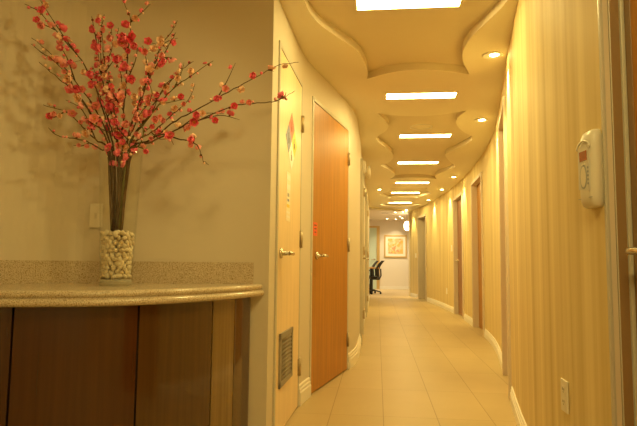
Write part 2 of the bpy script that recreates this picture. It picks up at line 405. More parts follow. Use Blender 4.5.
# far room
YF = 19.0
o = strip('wall_back', [(-5.0, YF), (5.5, YF)], 0, 2.36, -.1, M['far']); tag(o, 'cream end wall of the far room behind the picture', 'wall')
strip('wall_left', [(-5.0, 13.9), (-5.0, YF)], 0, 2.36, -.1, M['far']); strip('wall_right', [(5.5, 14.0), (5.5, YF)], 0, 2.36, .1, M['far'])
strip('wall_front', [(-5.0, 13.9), (-.20, 13.9)], 0, 2.36, .08, M['far']); strip('wall_front', [(.85, 15.2), (5.5, 15.2)], 0, 2.36, .08, M['far'])
sweep('baseboard_back', [(5.4, YF), (-4.9, YF)][::-1], [(-a, z) for a, z in [(0, 0), (.016, 0), (.016, .10), (0, .10)]], M['trim'])

# ------------------------------------------------------------------ doors
def lever(parent, x, y, dirx, z=.95, lab='satin metal lever handle'):
    """lever handle on the face y, pointing along dirx"""
    h = MB()
    h.lathe([(.028, 0), (.028, -.006), (.024, -.010), (.012, -.012), (.011, -.045), (.0125, -.05)], (x, y, z), 18, axis='y')
    h.tube([(x, y-.047, z), (x+dirx*.02, y-.052, z), (x+dirx*.06, y-.054, z+.001), (x+dirx*.105, y-.050, z-.002), (x+dirx*.122, y-.040, z-.002)], [.0105, .0105, .0095, .009, .008], 8)
    o_ = h.build('lever_handle', M['steel'], parent); o_['label'] = lab; return o_
def door(num, P0, P1, leaf, frame, d=.012, lever_x=None, lever_dir=1, hinge_x=None, label='', openroom=False, prot=.018, fwid=.042, depth=.15):
    P0, P1 = Vector(P0), Vector(P1); L = (P1-P0).length; a = math.atan2(P1.y-P0.y, P1.x-P0.x)
    root = empty('door_%d' % num, (P0.x, P0.y, 0), a); tag(root, label, 'door', kind='structure')
    f_ = MB()
    f_.box(0, -prot, 0, fwid, depth, ZD, .004); f_.box(L-fwid, -prot, 0, L, depth, ZD, .004); f_.box(fwid, -prot, ZD-fwid, L-fwid, depth, ZD, .004)
    st = .012   # door stop behind the leaf
    if not openroom:
        f_.box(fwid, d+.045, 0, fwid+st, d+.07, ZD-fwid); f_.box(L-fwid-st, d+.045, 0, L-fwid, d+.07, ZD-fwid); f_.box(fwid, d+.045, ZD-fwid-st, L-fwid, d+.07, ZD-fwid)
    f_.build('door_frame', frame, root)
    if not openroom:
        g_ = .004
        lf = MB().box(fwid+g_, d, .008, L-fwid-g_, d+.042, ZD-fwid-g_, .002).build('door_leaf', leaf, root)
        if lever_x is not None: lever(root, lever_x if lever_x > 0 else L+lever_x, d, lever_dir)
    if hinge_x is not None:
        hx = hinge_x if hinge_x >= 0 else L+hinge_x
        for hz in (.25, 1.05, 1.80):
            hb = MB(); hb.lathe([(.009, -.055), (.009, .055)], (hx, min(-prot, d)-.006, hz), 10); hb.box(hx-.024, d-.004 if d < 0 else -prot-.002, hz-.05, hx+.024, d+.004, hz+.05)
            hb.build('hinge', M['hinge'], root)
    return root, L
# left doors
d1, L1 = door(1, (XL(2.80), 2.80), (XL(3.53), 3.53), M['maple'], M['frame_l'], d=-.006, prot=.009, lever_x=.105, lever_dir=1, hinge_x=-.028, fwid=.030,
              label='pale maple door with hazard diamond sticker and louvre vent')
d2, L2 = door(2, (XL(3.80), 3.80), (XL(4.779), 4.779), M['cherry'], M['frame_l'], d=-.004, prot=.007, lever_x=.12, lever_dir=1, hinge_x=-.028, fwid=.030,
              label='orange brown wooden door with red sign above its lever')
d3, L3 = door(3, (XL(6.2), 6.2), (XL(7.1), 7.1), M['maple'], M['frame_l'], d=.0, lever_x=.12, lever_dir=1, hinge_x=-.035, prot=.03,
              label='pale door with lever under the emergency light on the curved wall')
d4, L4 = door(4, (XL(9.3), 9.3), (XL(10.2), 10.2), M['maple'], M['frame_l'], d=.0, lever_x=.12, lever_dir=1, hinge_x=-.035, prot=.03,
              label='farthest pale door beyond the emergency light')
# hazard diamond on the maple door (local x = Y-2.775, z up, face y=-.006)
fy = -.0075
sg = MB()
cx, cz, hw, hh = .365, 1.612, .170, .172
T, B_, L_, R_, C_ = (cx, fy, cz+hh), (cx, fy, cz-hh), (cx-hw, fy, cz), (cx+hw, fy, cz), (cx, fy, cz)
mid = lambda p, q: tuple((u_+v_)/2 for u_, v_ in zip(p, q))
TL, TR, BL, BR = mid(T, L_), mid(T, R_), mid(B_, L_), mid(B_, R_)
for k, q in enumerate(((T, TL, C_, TR), (TL, L_, BL, C_), (TR, C_, BR, R_), (C_, BL, B_, BR))):
    sg.mi = k; sg.quad(*q)
    qb = [(p[0], fy+.001, p[2]) for p in q]
    for i in range(4): sg.quad(q[i], q[(i+1) % 4], qb[(i+1) % 4], qb[i])
sgo = sg.build('hazard_sign', [M['red'], M['blue'], M['yellow'], M['white']], d1); sgo['label'] = 'red, blue, yellow and white hazard diamond'
def mark(parent, x, z, w, h, m_, y, name='sign_mark', t=.0006):
    return MB().box(x-w/2, y-t, z-h/2, x+w/2, y, z+h/2).build(name, m_, parent)
for x, z in ((cx, cz+hh*.5), (cx-hw*.5, cz), (cx+hw*.5, cz), (cx, cz-hh*.5)): 
    k_ = MB(); k_.box(x-.012, fy-.0008, z-.03, x-.004, fy, z+.03); k_.box(x-.012, fy-.0008, z-.004, x+.012, fy, z+.004); k_.box(x+.004, fy-.0008, z-.03, x+.012, fy, z+.0)
    k_.build('sign_numeral', M['ink'], sgo)
st = MB().box(.235, fy, 1.135, .350, fy+.001, 1.415).build('label_strip', M['clearstrip'], d1); st['label'] = 'tall pale sticker strip with white, blue and yellow bars'
for z, h_, m_, w_ in ((1.385, .03, 'white', .106), (1.33, .03, 'white', .106), (1.285, .02, 'device_line', .05), (1.255, .014, 'blue', .05), (1.222, .018, 'yellow', .08), (1.185, .012, 'white', .09), (1.160, .012, 'white', .09)):
    mark(st, .29, z, w_, h_, M[m_], fy)
# louvre vent
lv = MB(); x0, x1, z0, z1 = .10, .455, .245, .525; yf = -.006
for q in ((x0, z0, x1, z0+.03), (x0, z1-.03, x1, z1), (x0, z0, x0+.03, z1), (x1-.03, z0, x1, z1)): lv.box(q[0], yf-.010, q[1], q[2], yf, q[3])
lvo = lv.build('louvre_vent', M['louvre'], d1); lvo['label'] = 'grey metal louvre vent low in the door'
MB().box(x0+.02, yf-.0015, z0+.02, x1-.02, yf-.0005, z1-.02).build('vent_backing', M['slot'], lvo)
sl = MB()
for k in range(10):
    z = z0+.034+k*.0222
    sl.loft([[(x_, yf-.009, z), (x_, yf-.007, z), (x_, yf-.001, z+.016), (x_, yf-.003, z+.018)] for x_ in (x0+.028, x1-.028)])
sl.build('vent_slats', M['louvre'], lvo)
# red sign on the orange door
rs = MB().box(.040, -.0055, 1.09, .130, -.004, 1.185).build('red_sign', M['red'], d2); rs['label'] = 'small bright red notice above the lever'
for k, z in enumerate((1.165, 1.14, 1.115)): mark(rs, .085, z, .05-.008*k, .008, M['ink'], -.0055)
# right doors: local x runs from the far jamb towards the camera
def rdoor(num, op, leaf, label, **kw):
    a, b_ = op; return door(num, (XR(b_), b_), (XR(a), a), leaf, M['frame_r'], label=label, **kw)
rdoor(5, OPEN[0], M['cherry'], 'first recessed doorway with taupe metal frame in the papered wall', d=.10, lever_x=.12, prot=.022, fwid=.045, depth=.17)
rdoor(6, OPEN[1], M['cherry'], 'orange brown door recessed in the second papered doorway', d=.062, prot=.022, fwid=.045, depth=.17)
rdoor(7, OPEN[2], M['darkdoor'], 'dark brown door with shiny lever in the third papered doorway', d=.05, lever_x=.13, lever_dir=1, prot=.022, fwid=.05, depth=.17)
rdoor(8, OPEN[3], M['darkdoor'], 'open doorway into a dim room near the corridor end', openroom=True, prot=.022, fwid=.05, depth=.17)
d9 = door(9, (.80, 1.843), (.80, .88), M['cherry'], M['jamb'], d=.0, lever_x=.088, lever_dir=1, prot=.0, fwid=.05, depth=.12, label='brown door with brass lever at the near end of the papered wall')
# the near jamb: a rolled metal corner that returns from the papered wall to the door
jb = MB(); jb.box(.722, 1.831, 0, .733, 1.845, ZD, .003)
jb.mi = 1; jb.box(.733, 1.835, 0, .752, 1.845, ZD, .002)
jb.mi = 2; jb.box(.752, 1.831, 0, .786, 1.845, ZD, .003)
jb.mi = 0; jb.box(.786, 1.827, 0, .80, 1.845, ZD, .004)  # pale strip paints the highlight along the rolled edge
o = jb.build('trim_2', [M['frame_l'], M['frame_r'], M['jamb']]); tag(o, 'taupe metal corner jamb beside the wall controller', 'trim', kind='structure')
# dim room behind the open doorway, with a shelf unit
yy0, yy1 = 12.9, 15.1
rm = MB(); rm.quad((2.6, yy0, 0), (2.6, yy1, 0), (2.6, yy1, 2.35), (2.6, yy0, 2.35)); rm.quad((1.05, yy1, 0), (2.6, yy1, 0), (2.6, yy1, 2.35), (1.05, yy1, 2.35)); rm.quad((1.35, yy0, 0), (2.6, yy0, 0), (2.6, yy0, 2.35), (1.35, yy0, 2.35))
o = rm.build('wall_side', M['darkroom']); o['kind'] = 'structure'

# ------------------------------------------------------------------ ceiling lights
def ceiling_light(x, y, z, label, vis=True):
    r_ = empty('ceiling_light', (x, y, z)); tag(r_, label, 'light', 'strip lights along the corridor ceiling')
    w, d = .285, .073
    f_ = MB()
    f_.box(-w-.010, -d-.010, -.006, w+.010, -d, .0); f_.box(-w-.010, d, -.006, w+.010, d+.010, .0)
    f_.box(-w-.010, -d, -.006, -w, d, .0); f_.box(w, -d, -.006, w+.010, d, .0)
    f_.build('frame', M['panelframe'], r_)
    mb = MB(); mb.quad((-w, -d, -.0008), (-w, d, -.0008), (w, d, -.0008), (w, -d, -.0008)); mb.build('diffuser', M['diffuser'], r_)
    return r_
for x, y, z, l in [
    (.17, 2.985, ZT, 'largest strip light, in the nearest wavy recess at the top edge'), (.36, 4.565, ZC, 'strip light on the dropped ceiling between the two big wavy recesses'),
    (.54, 6.29, ZT, 'strip light behind the round speaker grille in the second recess'), (.583, 8.01, ZT, 'strip light at the far narrow end of the second recess'),
    (.605, 9.67, ZC, 'strip light on the dropped ceiling just past the second recess'), (.583, 11.5, ZT, 'strip light in the third recess, with small cusped sides'), (.537, 13.42, ZT, 'farthest strip light, in the lens shaped recess before the beam'),
    (.28, .70, ZC, 'unseen strip light added over the counter end of the corridor'), (.10, -1.2, ZC, 'unseen strip light added at the very start of the corridor')]:  # last two are unseen, added to fill the near end with light
    ceiling_light(x, y, z, l)
def downlight(x, y, z, label, power=SPOT_W, bulb='bulb', tilt=(0, 0), angle=66, col=LAMP, rad=.02, r0=.048):
    r_ = empty('downlight', (x, y, z)); tag(r_, label, 'downlight', 'small round downlights')
    MB().lathe([(r0, -.001), (r0+.018, -.001), (r0+.018, -.004), (r0+.012, -.007), (r0, -.005)], n=28, cap=False).build('trim_ring', M['trim'], r_)
    bx_ = .012 if bulb == 'bulb' else 0
    MB().lathe([(.002, -.001), (r0, -.001)], n=24, cap=False).build('reflector', M['panelframe'], r_)
    MB().lathe([(.002, -.005), (r0*.45, -.005), (r0*.62, -.0015)], (bx_, 0, 0), n=24).build('lamp', M[bulb], r_)
    L_ = bpy.data.lights.new('spot', 'SPOT'); L_.energy = power; L_.color = col; L_.spot_size = math.radians(angle); L_.spot_blend = .7; L_.shadow_soft_size = rad
    lo = bpy.data.objects.new('spot', L_); COL.objects.link(lo); lo.parent = r_; lo.location = (0, 0, -.03); lo.rotation_euler = (tilt[0], tilt[1], 0)
    return r_
for x, y, l in [(.765, 3.689, 'downlight nearest the camera, close to the papered wall'), (1.0, 5.409, 'downlight past the first doorway beside the second wavy recess'),
                (1.225, 9.053, 'downlight above the wall between the second and third papered doorways'), (1.21, 10.609, 'downlight just past the third papered doorway'),
                (1.13, 12.403, 'downlight on the long papered wall before the open doorway'), (.76, 14.75, 'last downlight before the beam at the corridor end')]:
    downlight(x, y, ZC, l, tilt=(0, -.33))
downlight(.03, 10.585, ZC, 'lone downlight by the plain wall, across from the papered wall', power=SPOT_W*.8, tilt=(0, .1))
downlight(.564, 10.5, ZT, 'tiny lamp in the third recess before its strip light', power=3, r0=.03)
dl = downlight(.22, 1.62, ZC, 'downlight beside the nearest strip light aimed at the alcove', power=ALCOVE_SPOT_W, angle=66, rad=.045)
[c for c in dl.children if c.type == 'LIGHT'][0].rotation_euler = (Vector((-1.35, 2.3, 1.30))-Vector((.22, 1.62, ZC))).to_track_quat('-Z', 'Y').to_euler()
dl = downlight(-.10, .35, ZC, 'downlight near the start of the corridor aimed at the flowers', power=ALCOVE_SPOT_W*.4, angle=75, rad=.03)
[c for c in dl.children if c.type == 'LIGHT'][0].rotation_euler = (Vector((-1.1, 2.35, 1.35))-Vector((-.10, .35, ZC))).to_track_quat('-Z', 'Y').to_euler()
for k, (x, y) in enumerate([(.232, 11.86), (.835, 11.80)]):
    o = MB().lathe([(.045, 0), (.045, -.012), (.036, -.026), (.012, -.032)], (x, y, ZC), 18).build('sprinkler_cap', M['trim'])
    tag(o, 'white round cap at the %s cusp of the third recess' % ('plain-wall side' if k == 0 else 'papered-wall side'), 'detector')
sp_ = empty('ceiling_speaker', (.464, 5.87, ZT)); tag(sp_, 'round flat speaker grille in the second wavy recess', 'speaker')
MB().lathe([(.118, 0), (.118, -.007), (.108, -.009), (.104, -.005)], n=36, cap=False).build('rim', M['trim'], sp_)
MB().lathe([(.104, -.0005), (.104, -.004), (.05, -.0055)], n=36).build('grille', M['ceil'], sp_)

# ------------------------------------------------------------------ counter and cabinet
ZK = .797
front = cr([(-1.705, 1.735), (-1.50, 1.758), (-1.29, 1.79), (-1.06, 1.862), (-.93, 1.94), (-.80, 2.075), (-.69, 2.26), (-.61, 2.46), (-.565, 2.655)], 8)
front = [Vector((p.x, p.y)) for p in front]
def normals(path):
    out = []
    for i in range(len(path)):
        t = (path[min(i+1, len(path)-1)] - path[max(i-1, 0)]).normalized(); out.append(Vector((t.y, -t.x)))
    return out
fn = normals(front)
back = [p for p in alc_f if p.y > 1.70 and p.x < -.55]
def resample(path, n):
    d = [0]
    for i in range(1, len(path)): d.append(d[-1]+(path[i]-path[i-1]).length)
    out = []; j = 0
    for k in range(n):
        s_ = d[-1]*k/(n-1)
        while j < len(d)-2 and d[j+1] < s_: j += 1
        u_ = (s_-d[j])/max(1e-9, d[j+1]-d[j]); out.append(path[j].lerp(path[j+1], min(1, max(0, u_))))
    return out
bk = resample([Vector((-1.712, 1.74))] + [p for p in back if p.y > 1.8] + [Vector((-.562, 2.662))], len(front))
ct = empty('countertop', (0, 0, 0)); tag(ct, 'bow fronted speckled stone countertop with rolled edge under the flower vase', 'countertop')
prof = [(-.03, ZK), (-.004, ZK), (.005, ZK-.002), (.011, ZK-.008), (.012, ZK-.016), (.008, ZK-.023), (.003, ZK-.026), (.006, ZK-.028), (.015, ZK-.031), (.021, ZK-.039), (.021, ZK-.047), (.015, ZK-.055), (.004, ZK-.057), (-.06, ZK-.057)]
mb = MB()
mb.loft([[(p.x+n_.x*a, p.y+n_.y*a, z) for a, z in prof] for p, n_ in zip(front, fn)], closed=False)
top = [(p.x-n_.x*.03, p.y-n_.y*.03) for p, n_ in zip(front, fn)]
for i in range(len(top)-1):
    mb.quad((*top[i], ZK), (*top[i+1], ZK), (bk[i+1].x, bk[i+1].y, ZK), (bk[i].x, bk[i].y, ZK))
bmesh.ops.remove_doubles(mb.bm, verts=mb.bm.verts[:], dist=.0004)
mb.build('slab', M['stone'], ct)
bp = [Vector((-1.715, 1.70))] + [p for p in back if p.y > 1.8 and p.x < -.62] + [Vector((-.60, 2.657))]
bo = strip('backsplash', list(reversed(bp)), ZK-.001, ZK+.103, -.02, M['stone']); del bo['kind']; bo.parent = ct

cb = empty('counter_cabinet', (0, 0, 0)); tag(cb, 'dark glossy wood cabinet with curved front under the stone countertop', 'cabinet')
cf = [p - n_*.035 for p, n_ in zip(front, fn)]
fine = resample(cf, 400); fnn = normals(fine)
def cut(r0, r1): return [(p, n_) for p, n_ in zip(fine, fnn) if r0 <= p.x/p.y <= r1]
zc = ZK-.057
def panel(name, r0, r1, m_, lab=None, out=.0, parent=cb):
    seg = cut(r0, r1)[::4] + cut(r0, r1)[-1:]
    mb = MB(); mb.loft([[(p.x+n_.x*a, p.y+n_.y*a, z) for a, z in ((out, .004), (out, zc))] for p, n_ in seg], closed=False)
    nf = len(mb.bm.faces)
    mb.loft([[(p.x+n_.x*a, p.y+n_.y*a, z) for a, z in ((out, .004), (out-.02, .004), (out-.02, zc), (out, zc))] for p, n_ in seg], closed=False)
    for e_ in (seg[0], seg[-1]): mb.quad(*[(e_[0].x+e_[1].x*a, e_[0].y+e_[1].y*a, z) for a, z in ((out, .004), (out, zc), (out-.02, zc), (out-.02, .004))])
    for i_, f in enumerate(mb.bm.faces): f.smooth = i_ < nf
    o_ = mb.build(name, m_, parent)
    if lab: o_['label'] = lab
    return o_
g_ = .0009
panel('panel', -9, -.6916-g_, M['wood_dark'], 'darkest veneer panel next to the alcove wall')
panel('panel', -.6916+g_, -.4426-g_, M['wood_red'], 'wide reddish brown veneer panel')
panel('panel', -.4426+g_, -.3009-g_, M['wood_mid'], 'medium brown veneer panel with painted reflection')
panel('panel', -.3009+g_, -.2596, M['wood_reflect'], 'veneer panel with light tan reflection painted in')
panel('end_stile', -.2596, -.23, M['wood_end'], 'dark upright end stile')
seg = fine[::6]+fine[-1:]; sn = fnn[::6]+fnn[-1:]
mb = MB(); mb.loft([[(p.x-n_.x*a, p.y-n_.y*a, z) for a, z in ((.022, .002), (.022, zc-.002), (.04, zc-.002), (.04, .002))] for p, n_ in zip(seg, sn)]); mb.build('carcass', M['slot'], cb)

# ------------------------------------------------------------------ wall plates, controller, emergency light
def on_wall(fn_, y, side, z):   # frame on a corridor wall: local y points into the room
    t = Vector((fn_(y+.05)-fn_(y-.05), .1)); a = math.atan2(t.y, t.x)
    return (fn_(y), y, z), a
pos, a = on_wall(XR, 2.17, 1, .425)
ol = empty('wall_outlet', pos, a); tag(ol, 'white wall outlet low on the striped wallpaper', 'outlet')
MB().box(-.035, 0, -.058, .035, .006, .058, .002).build('cover_plate', M['plastic'], ol)
for dz in (.022, -.022):
    s_ = MB(); s_.box(-.016, .006, dz-.014, .016, .0075, dz+.014, .0006); so = s_.build('socket', M['plastic'], ol)
    k_ = MB(); k_.box(-.008, .0072, dz-.002, -.005, .0079, dz+.007); k_.box(.005, .0072, dz-.002, .008, .0079, dz+.007); k_.box(-.002, .0072, dz-.010, .002, .0079, dz-.006); k_.build('socket_slots', M['slot'], so)
# wall controller: rounded wedge body with a small red display
pos, a = on_wall(XR, 1.884, 1, 1.222)
kp = empty('wall_controller', pos, a); tag(kp, 'beige wall controller with small red display and oval keypad', 'controller')
hw, hh, th = .044, .128, .042
mb = MB()
def sec(z, k, t0):   # rounded cross-section at height z
    w_ = hw*k; pts = [(-w_, 0), (-w_, t0*.55), (-w_*.86, t0*.86), (-w_*.55, t0), (w_*.55, t0), (w_*.86, t0*.86), (w_, t0*.55), (w_, 0)]
    return [(x_, y_, z) for x_, y_ in pts]
mb.loft([sec(-hh, .80, th*.55), sec(-hh+.006, .90, th*.78), sec(-hh+.022, .97, th*.95), sec(-hh+.05, 1, th), sec(hh-.05, 1, th*.92), sec(hh-.022, .95, th*.84), sec(hh-.007, .84, th*.70), sec(hh, .66, th*.45)])
mb.build('body', M['device'], kp)
def plate(pts, y0, y1, name, m_, parent=kp):
    mb = MB(); mb.loft([[(x_, y0, z_) for x_, z_ in pts], [(x_, y1, z_) for x_, z_ in pts]]); 
    for f in mb.bm.faces: f.smooth = False
    return mb.build(name, m_, parent)
ys = th*.985
arch = [(-.034, -.076), (.034, -.066)] + [(.034*math.cos(t_), .058+.022*math.sin(t_)) for t_ in [PI*i/10 for i in range(11)]]
fp = plate(arch, ys-.006, ys+.0012, 'face_plate', M['device_face']); 
br = MB(); br.tube([(.040*math.cos(t_), ys+.0005, .066+.026*math.sin(t_)) for t_ in [PI*i/12 for i in range(13)]], .0035, 6); br.build('hood_ridge', M['device'], kp)
o = plate([(-.024, .026), (.022, .026), (.022, .058), (-.024, .058)], ys, ys+.0026, 'display', M['lcd']); o['label'] = 'small dark red display'
ov = [(.022*math.cos(t_), -.028+.042*math.sin(t_)*(1 if math.sin(t_) > 0 else .95)) for t_ in [2*PI*i/24 for i in range(24)]]
plate(ov, ys, ys+.002, 'keypad', M['device_line'])
plate([(x_*.78, -.028+(z_+.028)*.84) for x_, z_ in ov], ys, ys+.003, 'keypad_centre', M['device'])
for k in range(5):
    plate([(-.030+.004*math.cos(t_), .000-.013*k+.004*math.sin(t_)) for t_ in [2*PI*i/10 for i in range(10)]], ys, ys+.003, 'key', M['device_line'])
for x_ in (-.010, .004): plate([(x_+.005*math.cos(t_), .014+.004*math.sin(t_)) for t_ in [2*PI*i/12 for i in range(12)]], ys, ys+.003, 'key', M['plastic'])
MB().box(-.044, th*.9, -.098, .044, th*.96, -.0965).build('seam', M['device_line'], kp)
# switch plate in the alcove
th_ = math.atan2(.10, .18)
sw = empty('light_switch', (-1.335, 2.498, 1.115), math.atan2(-.07, -.20)); tag(sw, 'white blank switch plate on the alcove wall beside the vase', 'switch')
MB().box(-.029, 0, -.057, .029, .006, .057, .002).build('cover_plate', M['plastic'], sw)
MB().box(-.006, .006, -.012, .006, .010, .012, .001).build('toggle', M['device'], sw)
# small plates farther along the papered wall
for y, z, nm, l in ((10.45, 1.18, 'light_switch', 'white light switch just past the dark brown door'), (11.05, .36, 'wall_outlet', 'small far outlet low on the papered wall past the dark door'), (14.55, 1.09, 'light_switch', 'light switch beside the open doorway at the corridor end')):
    pos, a = on_wall(XR, y, 1, z); s_ = empty(nm, pos, a); tag(s_, l, 'switch' if 'switch' in nm else 'outlet')
    MB().box(-.036, 0, -.058, .036, .010, .058, .002).build('cover_plate', M['white'], s_)
    MB().box(-.012, .006, -.03, .012, .009, .03, .001).build('rocker' if 'switch' in nm else 'socket', M['plastic'], s_)
# emergency light on the plain wall
em = empty('emergency_light', (XL(7.15), 7.15, 2.12), 0); tag(em, 'white twin head emergency light above the far pale doors', 'emergency light')
MB().box(0, -.12, -.07, .05, .12, .09, .012).build('housing', M['plastic'], em)
for y in (-.07, .07):
    h = MB(); h.lathe([(.02, .0), (.035, .01), (.068, .05), (.072, .066), (.064, .072)], (.035, y, -.045), 18, axis='x'); ho = h.build('lamp_head', M['plastic'], em)
    MB().lathe([(.062, .0705), (.04, .077), (.004, .08)], (.035, y, -.045), 18, axis='x').build('lens', M['matboard'], ho)

# ------------------------------------------------------------------ vase, pebbles, branches
VX, VY = -1.108, 2.262
va = empty('glass_vase', (VX, VY, ZK)); tag(va, 'tall flared clear glass vase on the stone countertop', 'vase')
H_ = .575; rb, rtop = .066, .091
rad = lambda z: rb + (rtop-rb)*(z/H_)**1.1
zz = [.028 + (H_-.028)*i/14 for i in range(15)]
MB().lathe([(rad(z), z) for z in zz] + [(rtop-.002, H_+.002)] + [(rad(z)-.0035, z) for z in reversed(zz)], n=40, cap=False).build('glass_wall', M['glass'], va)
o = MB().lathe([(rb-.004, 0), (rb, .003), (rb, .026), (rb-.004, .0285)], n=40).build('glass_base', M['glassbase'], va)
rnd = random.Random(3)
def pebble_mesh(k):
    mb = MB(); mb.sphere((0, 0, 0), 1, (1, 1, 1), 12, 8)
    a_, b_, c_ = rnd.uniform(.95, 1.35), rnd.uniform(.78, 1.0), rnd.uniform(.6, .8)
    ph = [rnd.uniform(0, 6.28) for _ in range(3)]
    for v in mb.bm.verts:
        d = 1 + .07*math.sin(2*v.co.x+ph[0]) + .06*math.sin(2.5*v.co.y+ph[1]) + .05*math.sin(3*v.co.z+ph[2])
        v.co = Vector((v.co.x*a_, v.co.y*b_, v.co.z*c_))*d
    return mb.mesh('pebble', M['pebble' if k % 3 else 'pebble2'])
PM = [pebble_mesh(k) for k in range(7)]
def pebble(x, y, z, s_):
    o_ = bpy.data.objects.new('pebble', rnd.choice(PM)); COL.objects.link(o_); o_.location = (x, y, z)
    o_.scale = (s_, s_, s_); o_.rotation_euler = (rnd.uniform(0, 6.3), rnd.uniform(0, 6.3), rnd.uniform(0, 6.3))
    tag(o_, 'smooth cream pebble in the pile filling the glass vase', 'pebble', 'pebbles in the glass vase')
z = .041; row = 0
while z < .222:
    R_ = rad(z) - .0175; n = 15 if z > .1 else 14
    for k in range(n):
        a_ = 2*PI*(k+.5*(row % 2)+rnd.uniform(-.18, .18))/n
        pebble(VX+R_*math.cos(a_), VY+R_*math.sin(a_), ZK+z+rnd.uniform(-.003, .003), rnd.uniform(.0115, .0145))
    z += .0178; row += 1
for k in range(14):
    a_ = 2.4*k; R_ = .046*math.sqrt((k+.5)/14); pebble(VX+R_*math.cos(a_), VY+R_*math.sin(a_), ZK+.222+rnd.uniform(-.004, .006), rnd.uniform(.012, .015))

# blossoms: five cupped petals round a boss of stamens, and buds
def flower_mesh(name, m_, R_, cup, seed):
    q = random.Random(seed); mb = MB()
    for layer, (rr, cc, np_, of) in enumerate(((1.0, cup, 5, 0), (.68, cup+.45, 5, .6))):
        for k in range(np_):
            a_ = 2*PI*k/np_ + of + q.uniform(-.1, .1); r1 = R_*rr*q.uniform(.9, 1.1)
            grid = []
            for i in range(4):
                s_ = i/3; row_ = []
                for j in range(5):
                    t_ = (j-2)/2; wd = .62*r1*math.sin(PI*min(1, .12+.80*s_**.8))
                    x_ = r1*s_*math.cos(cc*s_*.9)*(1-.10*t_*t_*s_*2); y_ = wd*t_
                    z_ = r1*(s_*math.sin(cc*s_*.9) + .12*t_*t_*s_) + q.uniform(-.02, .02)*r1 + .0006*layer
                    row_.append(mb.bm.verts.new((x_*math.cos(a_)-y_*math.sin(a_), x_*math.sin(a_)+y_*math.cos(a_), z_)))
                grid.append(row_)
            for i in range(3):
                for j in range(4):
                    f = mb.bm.faces.new((grid[i][j], grid[i][j+1], grid[i+1][j+1], grid[i+1][j])); f.smooth = True
    mb.mi = 1; mb.sphere((0, 0, R_*.13), R_*.17, (1, 1, .8), 8, 5)
    for k in range(8):
        a_ = k*.785+q.uniform(-.2, .2); mb.tube([(0, 0, R_*.1), (R_*.18*math.cos(a_), R_*.18*math.sin(a_), R_*.34), (R_*.27*math.cos(a_), R_*.27*math.sin(a_), R_*.46)], [.0006, .0005, .0009], 4)
    mb.mi = 2; mb.sphere((0, 0, -R_*.08), R_*.2, (1, 1, .7), 8, 5)
    return mb.mesh(name, [m_, M['stamen'], M['calyx']])
def bud_mesh(name, m_, R_):
    mb = MB(); mb.lathe([(R_*.15, 0), (R_*.75, R_*.5), (R_*.9, R_*1.05), (R_*.55, R_*1.65), (R_*.08, R_*1.9)], n=9)
    mb.mi = 1; mb.lathe([(R_*.12, -R_*.35), (R_*.5, -R_*.1), (R_*.80, R_*.45), (R_*.72, R_*.52)], n=7)
    return mb.mesh(name, [m_, M['calyx']])
FL = {c: [flower_mesh('blossom', M[c], 1.0*.0185, cup_, s_) for s_, cup_ in ((1, .55), (2, .85), (3, 1.05))] for c in ('pink', 'coral', 'peach')}
BU = {c: bud_mesh('bud', M[c], .0062) for c in ('pink', 'coral', 'peach')}

S_ = 2.375/F_PX   # metres per photo pixel at the vase
RT, FWD = Vector((math.cos(YAW), math.sin(YAW), 0)), Vector((-math.sin(YAW), math.cos(YAW), 0))
V0 = Vector((VX, VY, ZK))
def bpnt(px, py, d): return V0 + RT*((px-115)*S_) + FWD*d + Vector((0, 0, (284.5-py)*S_))
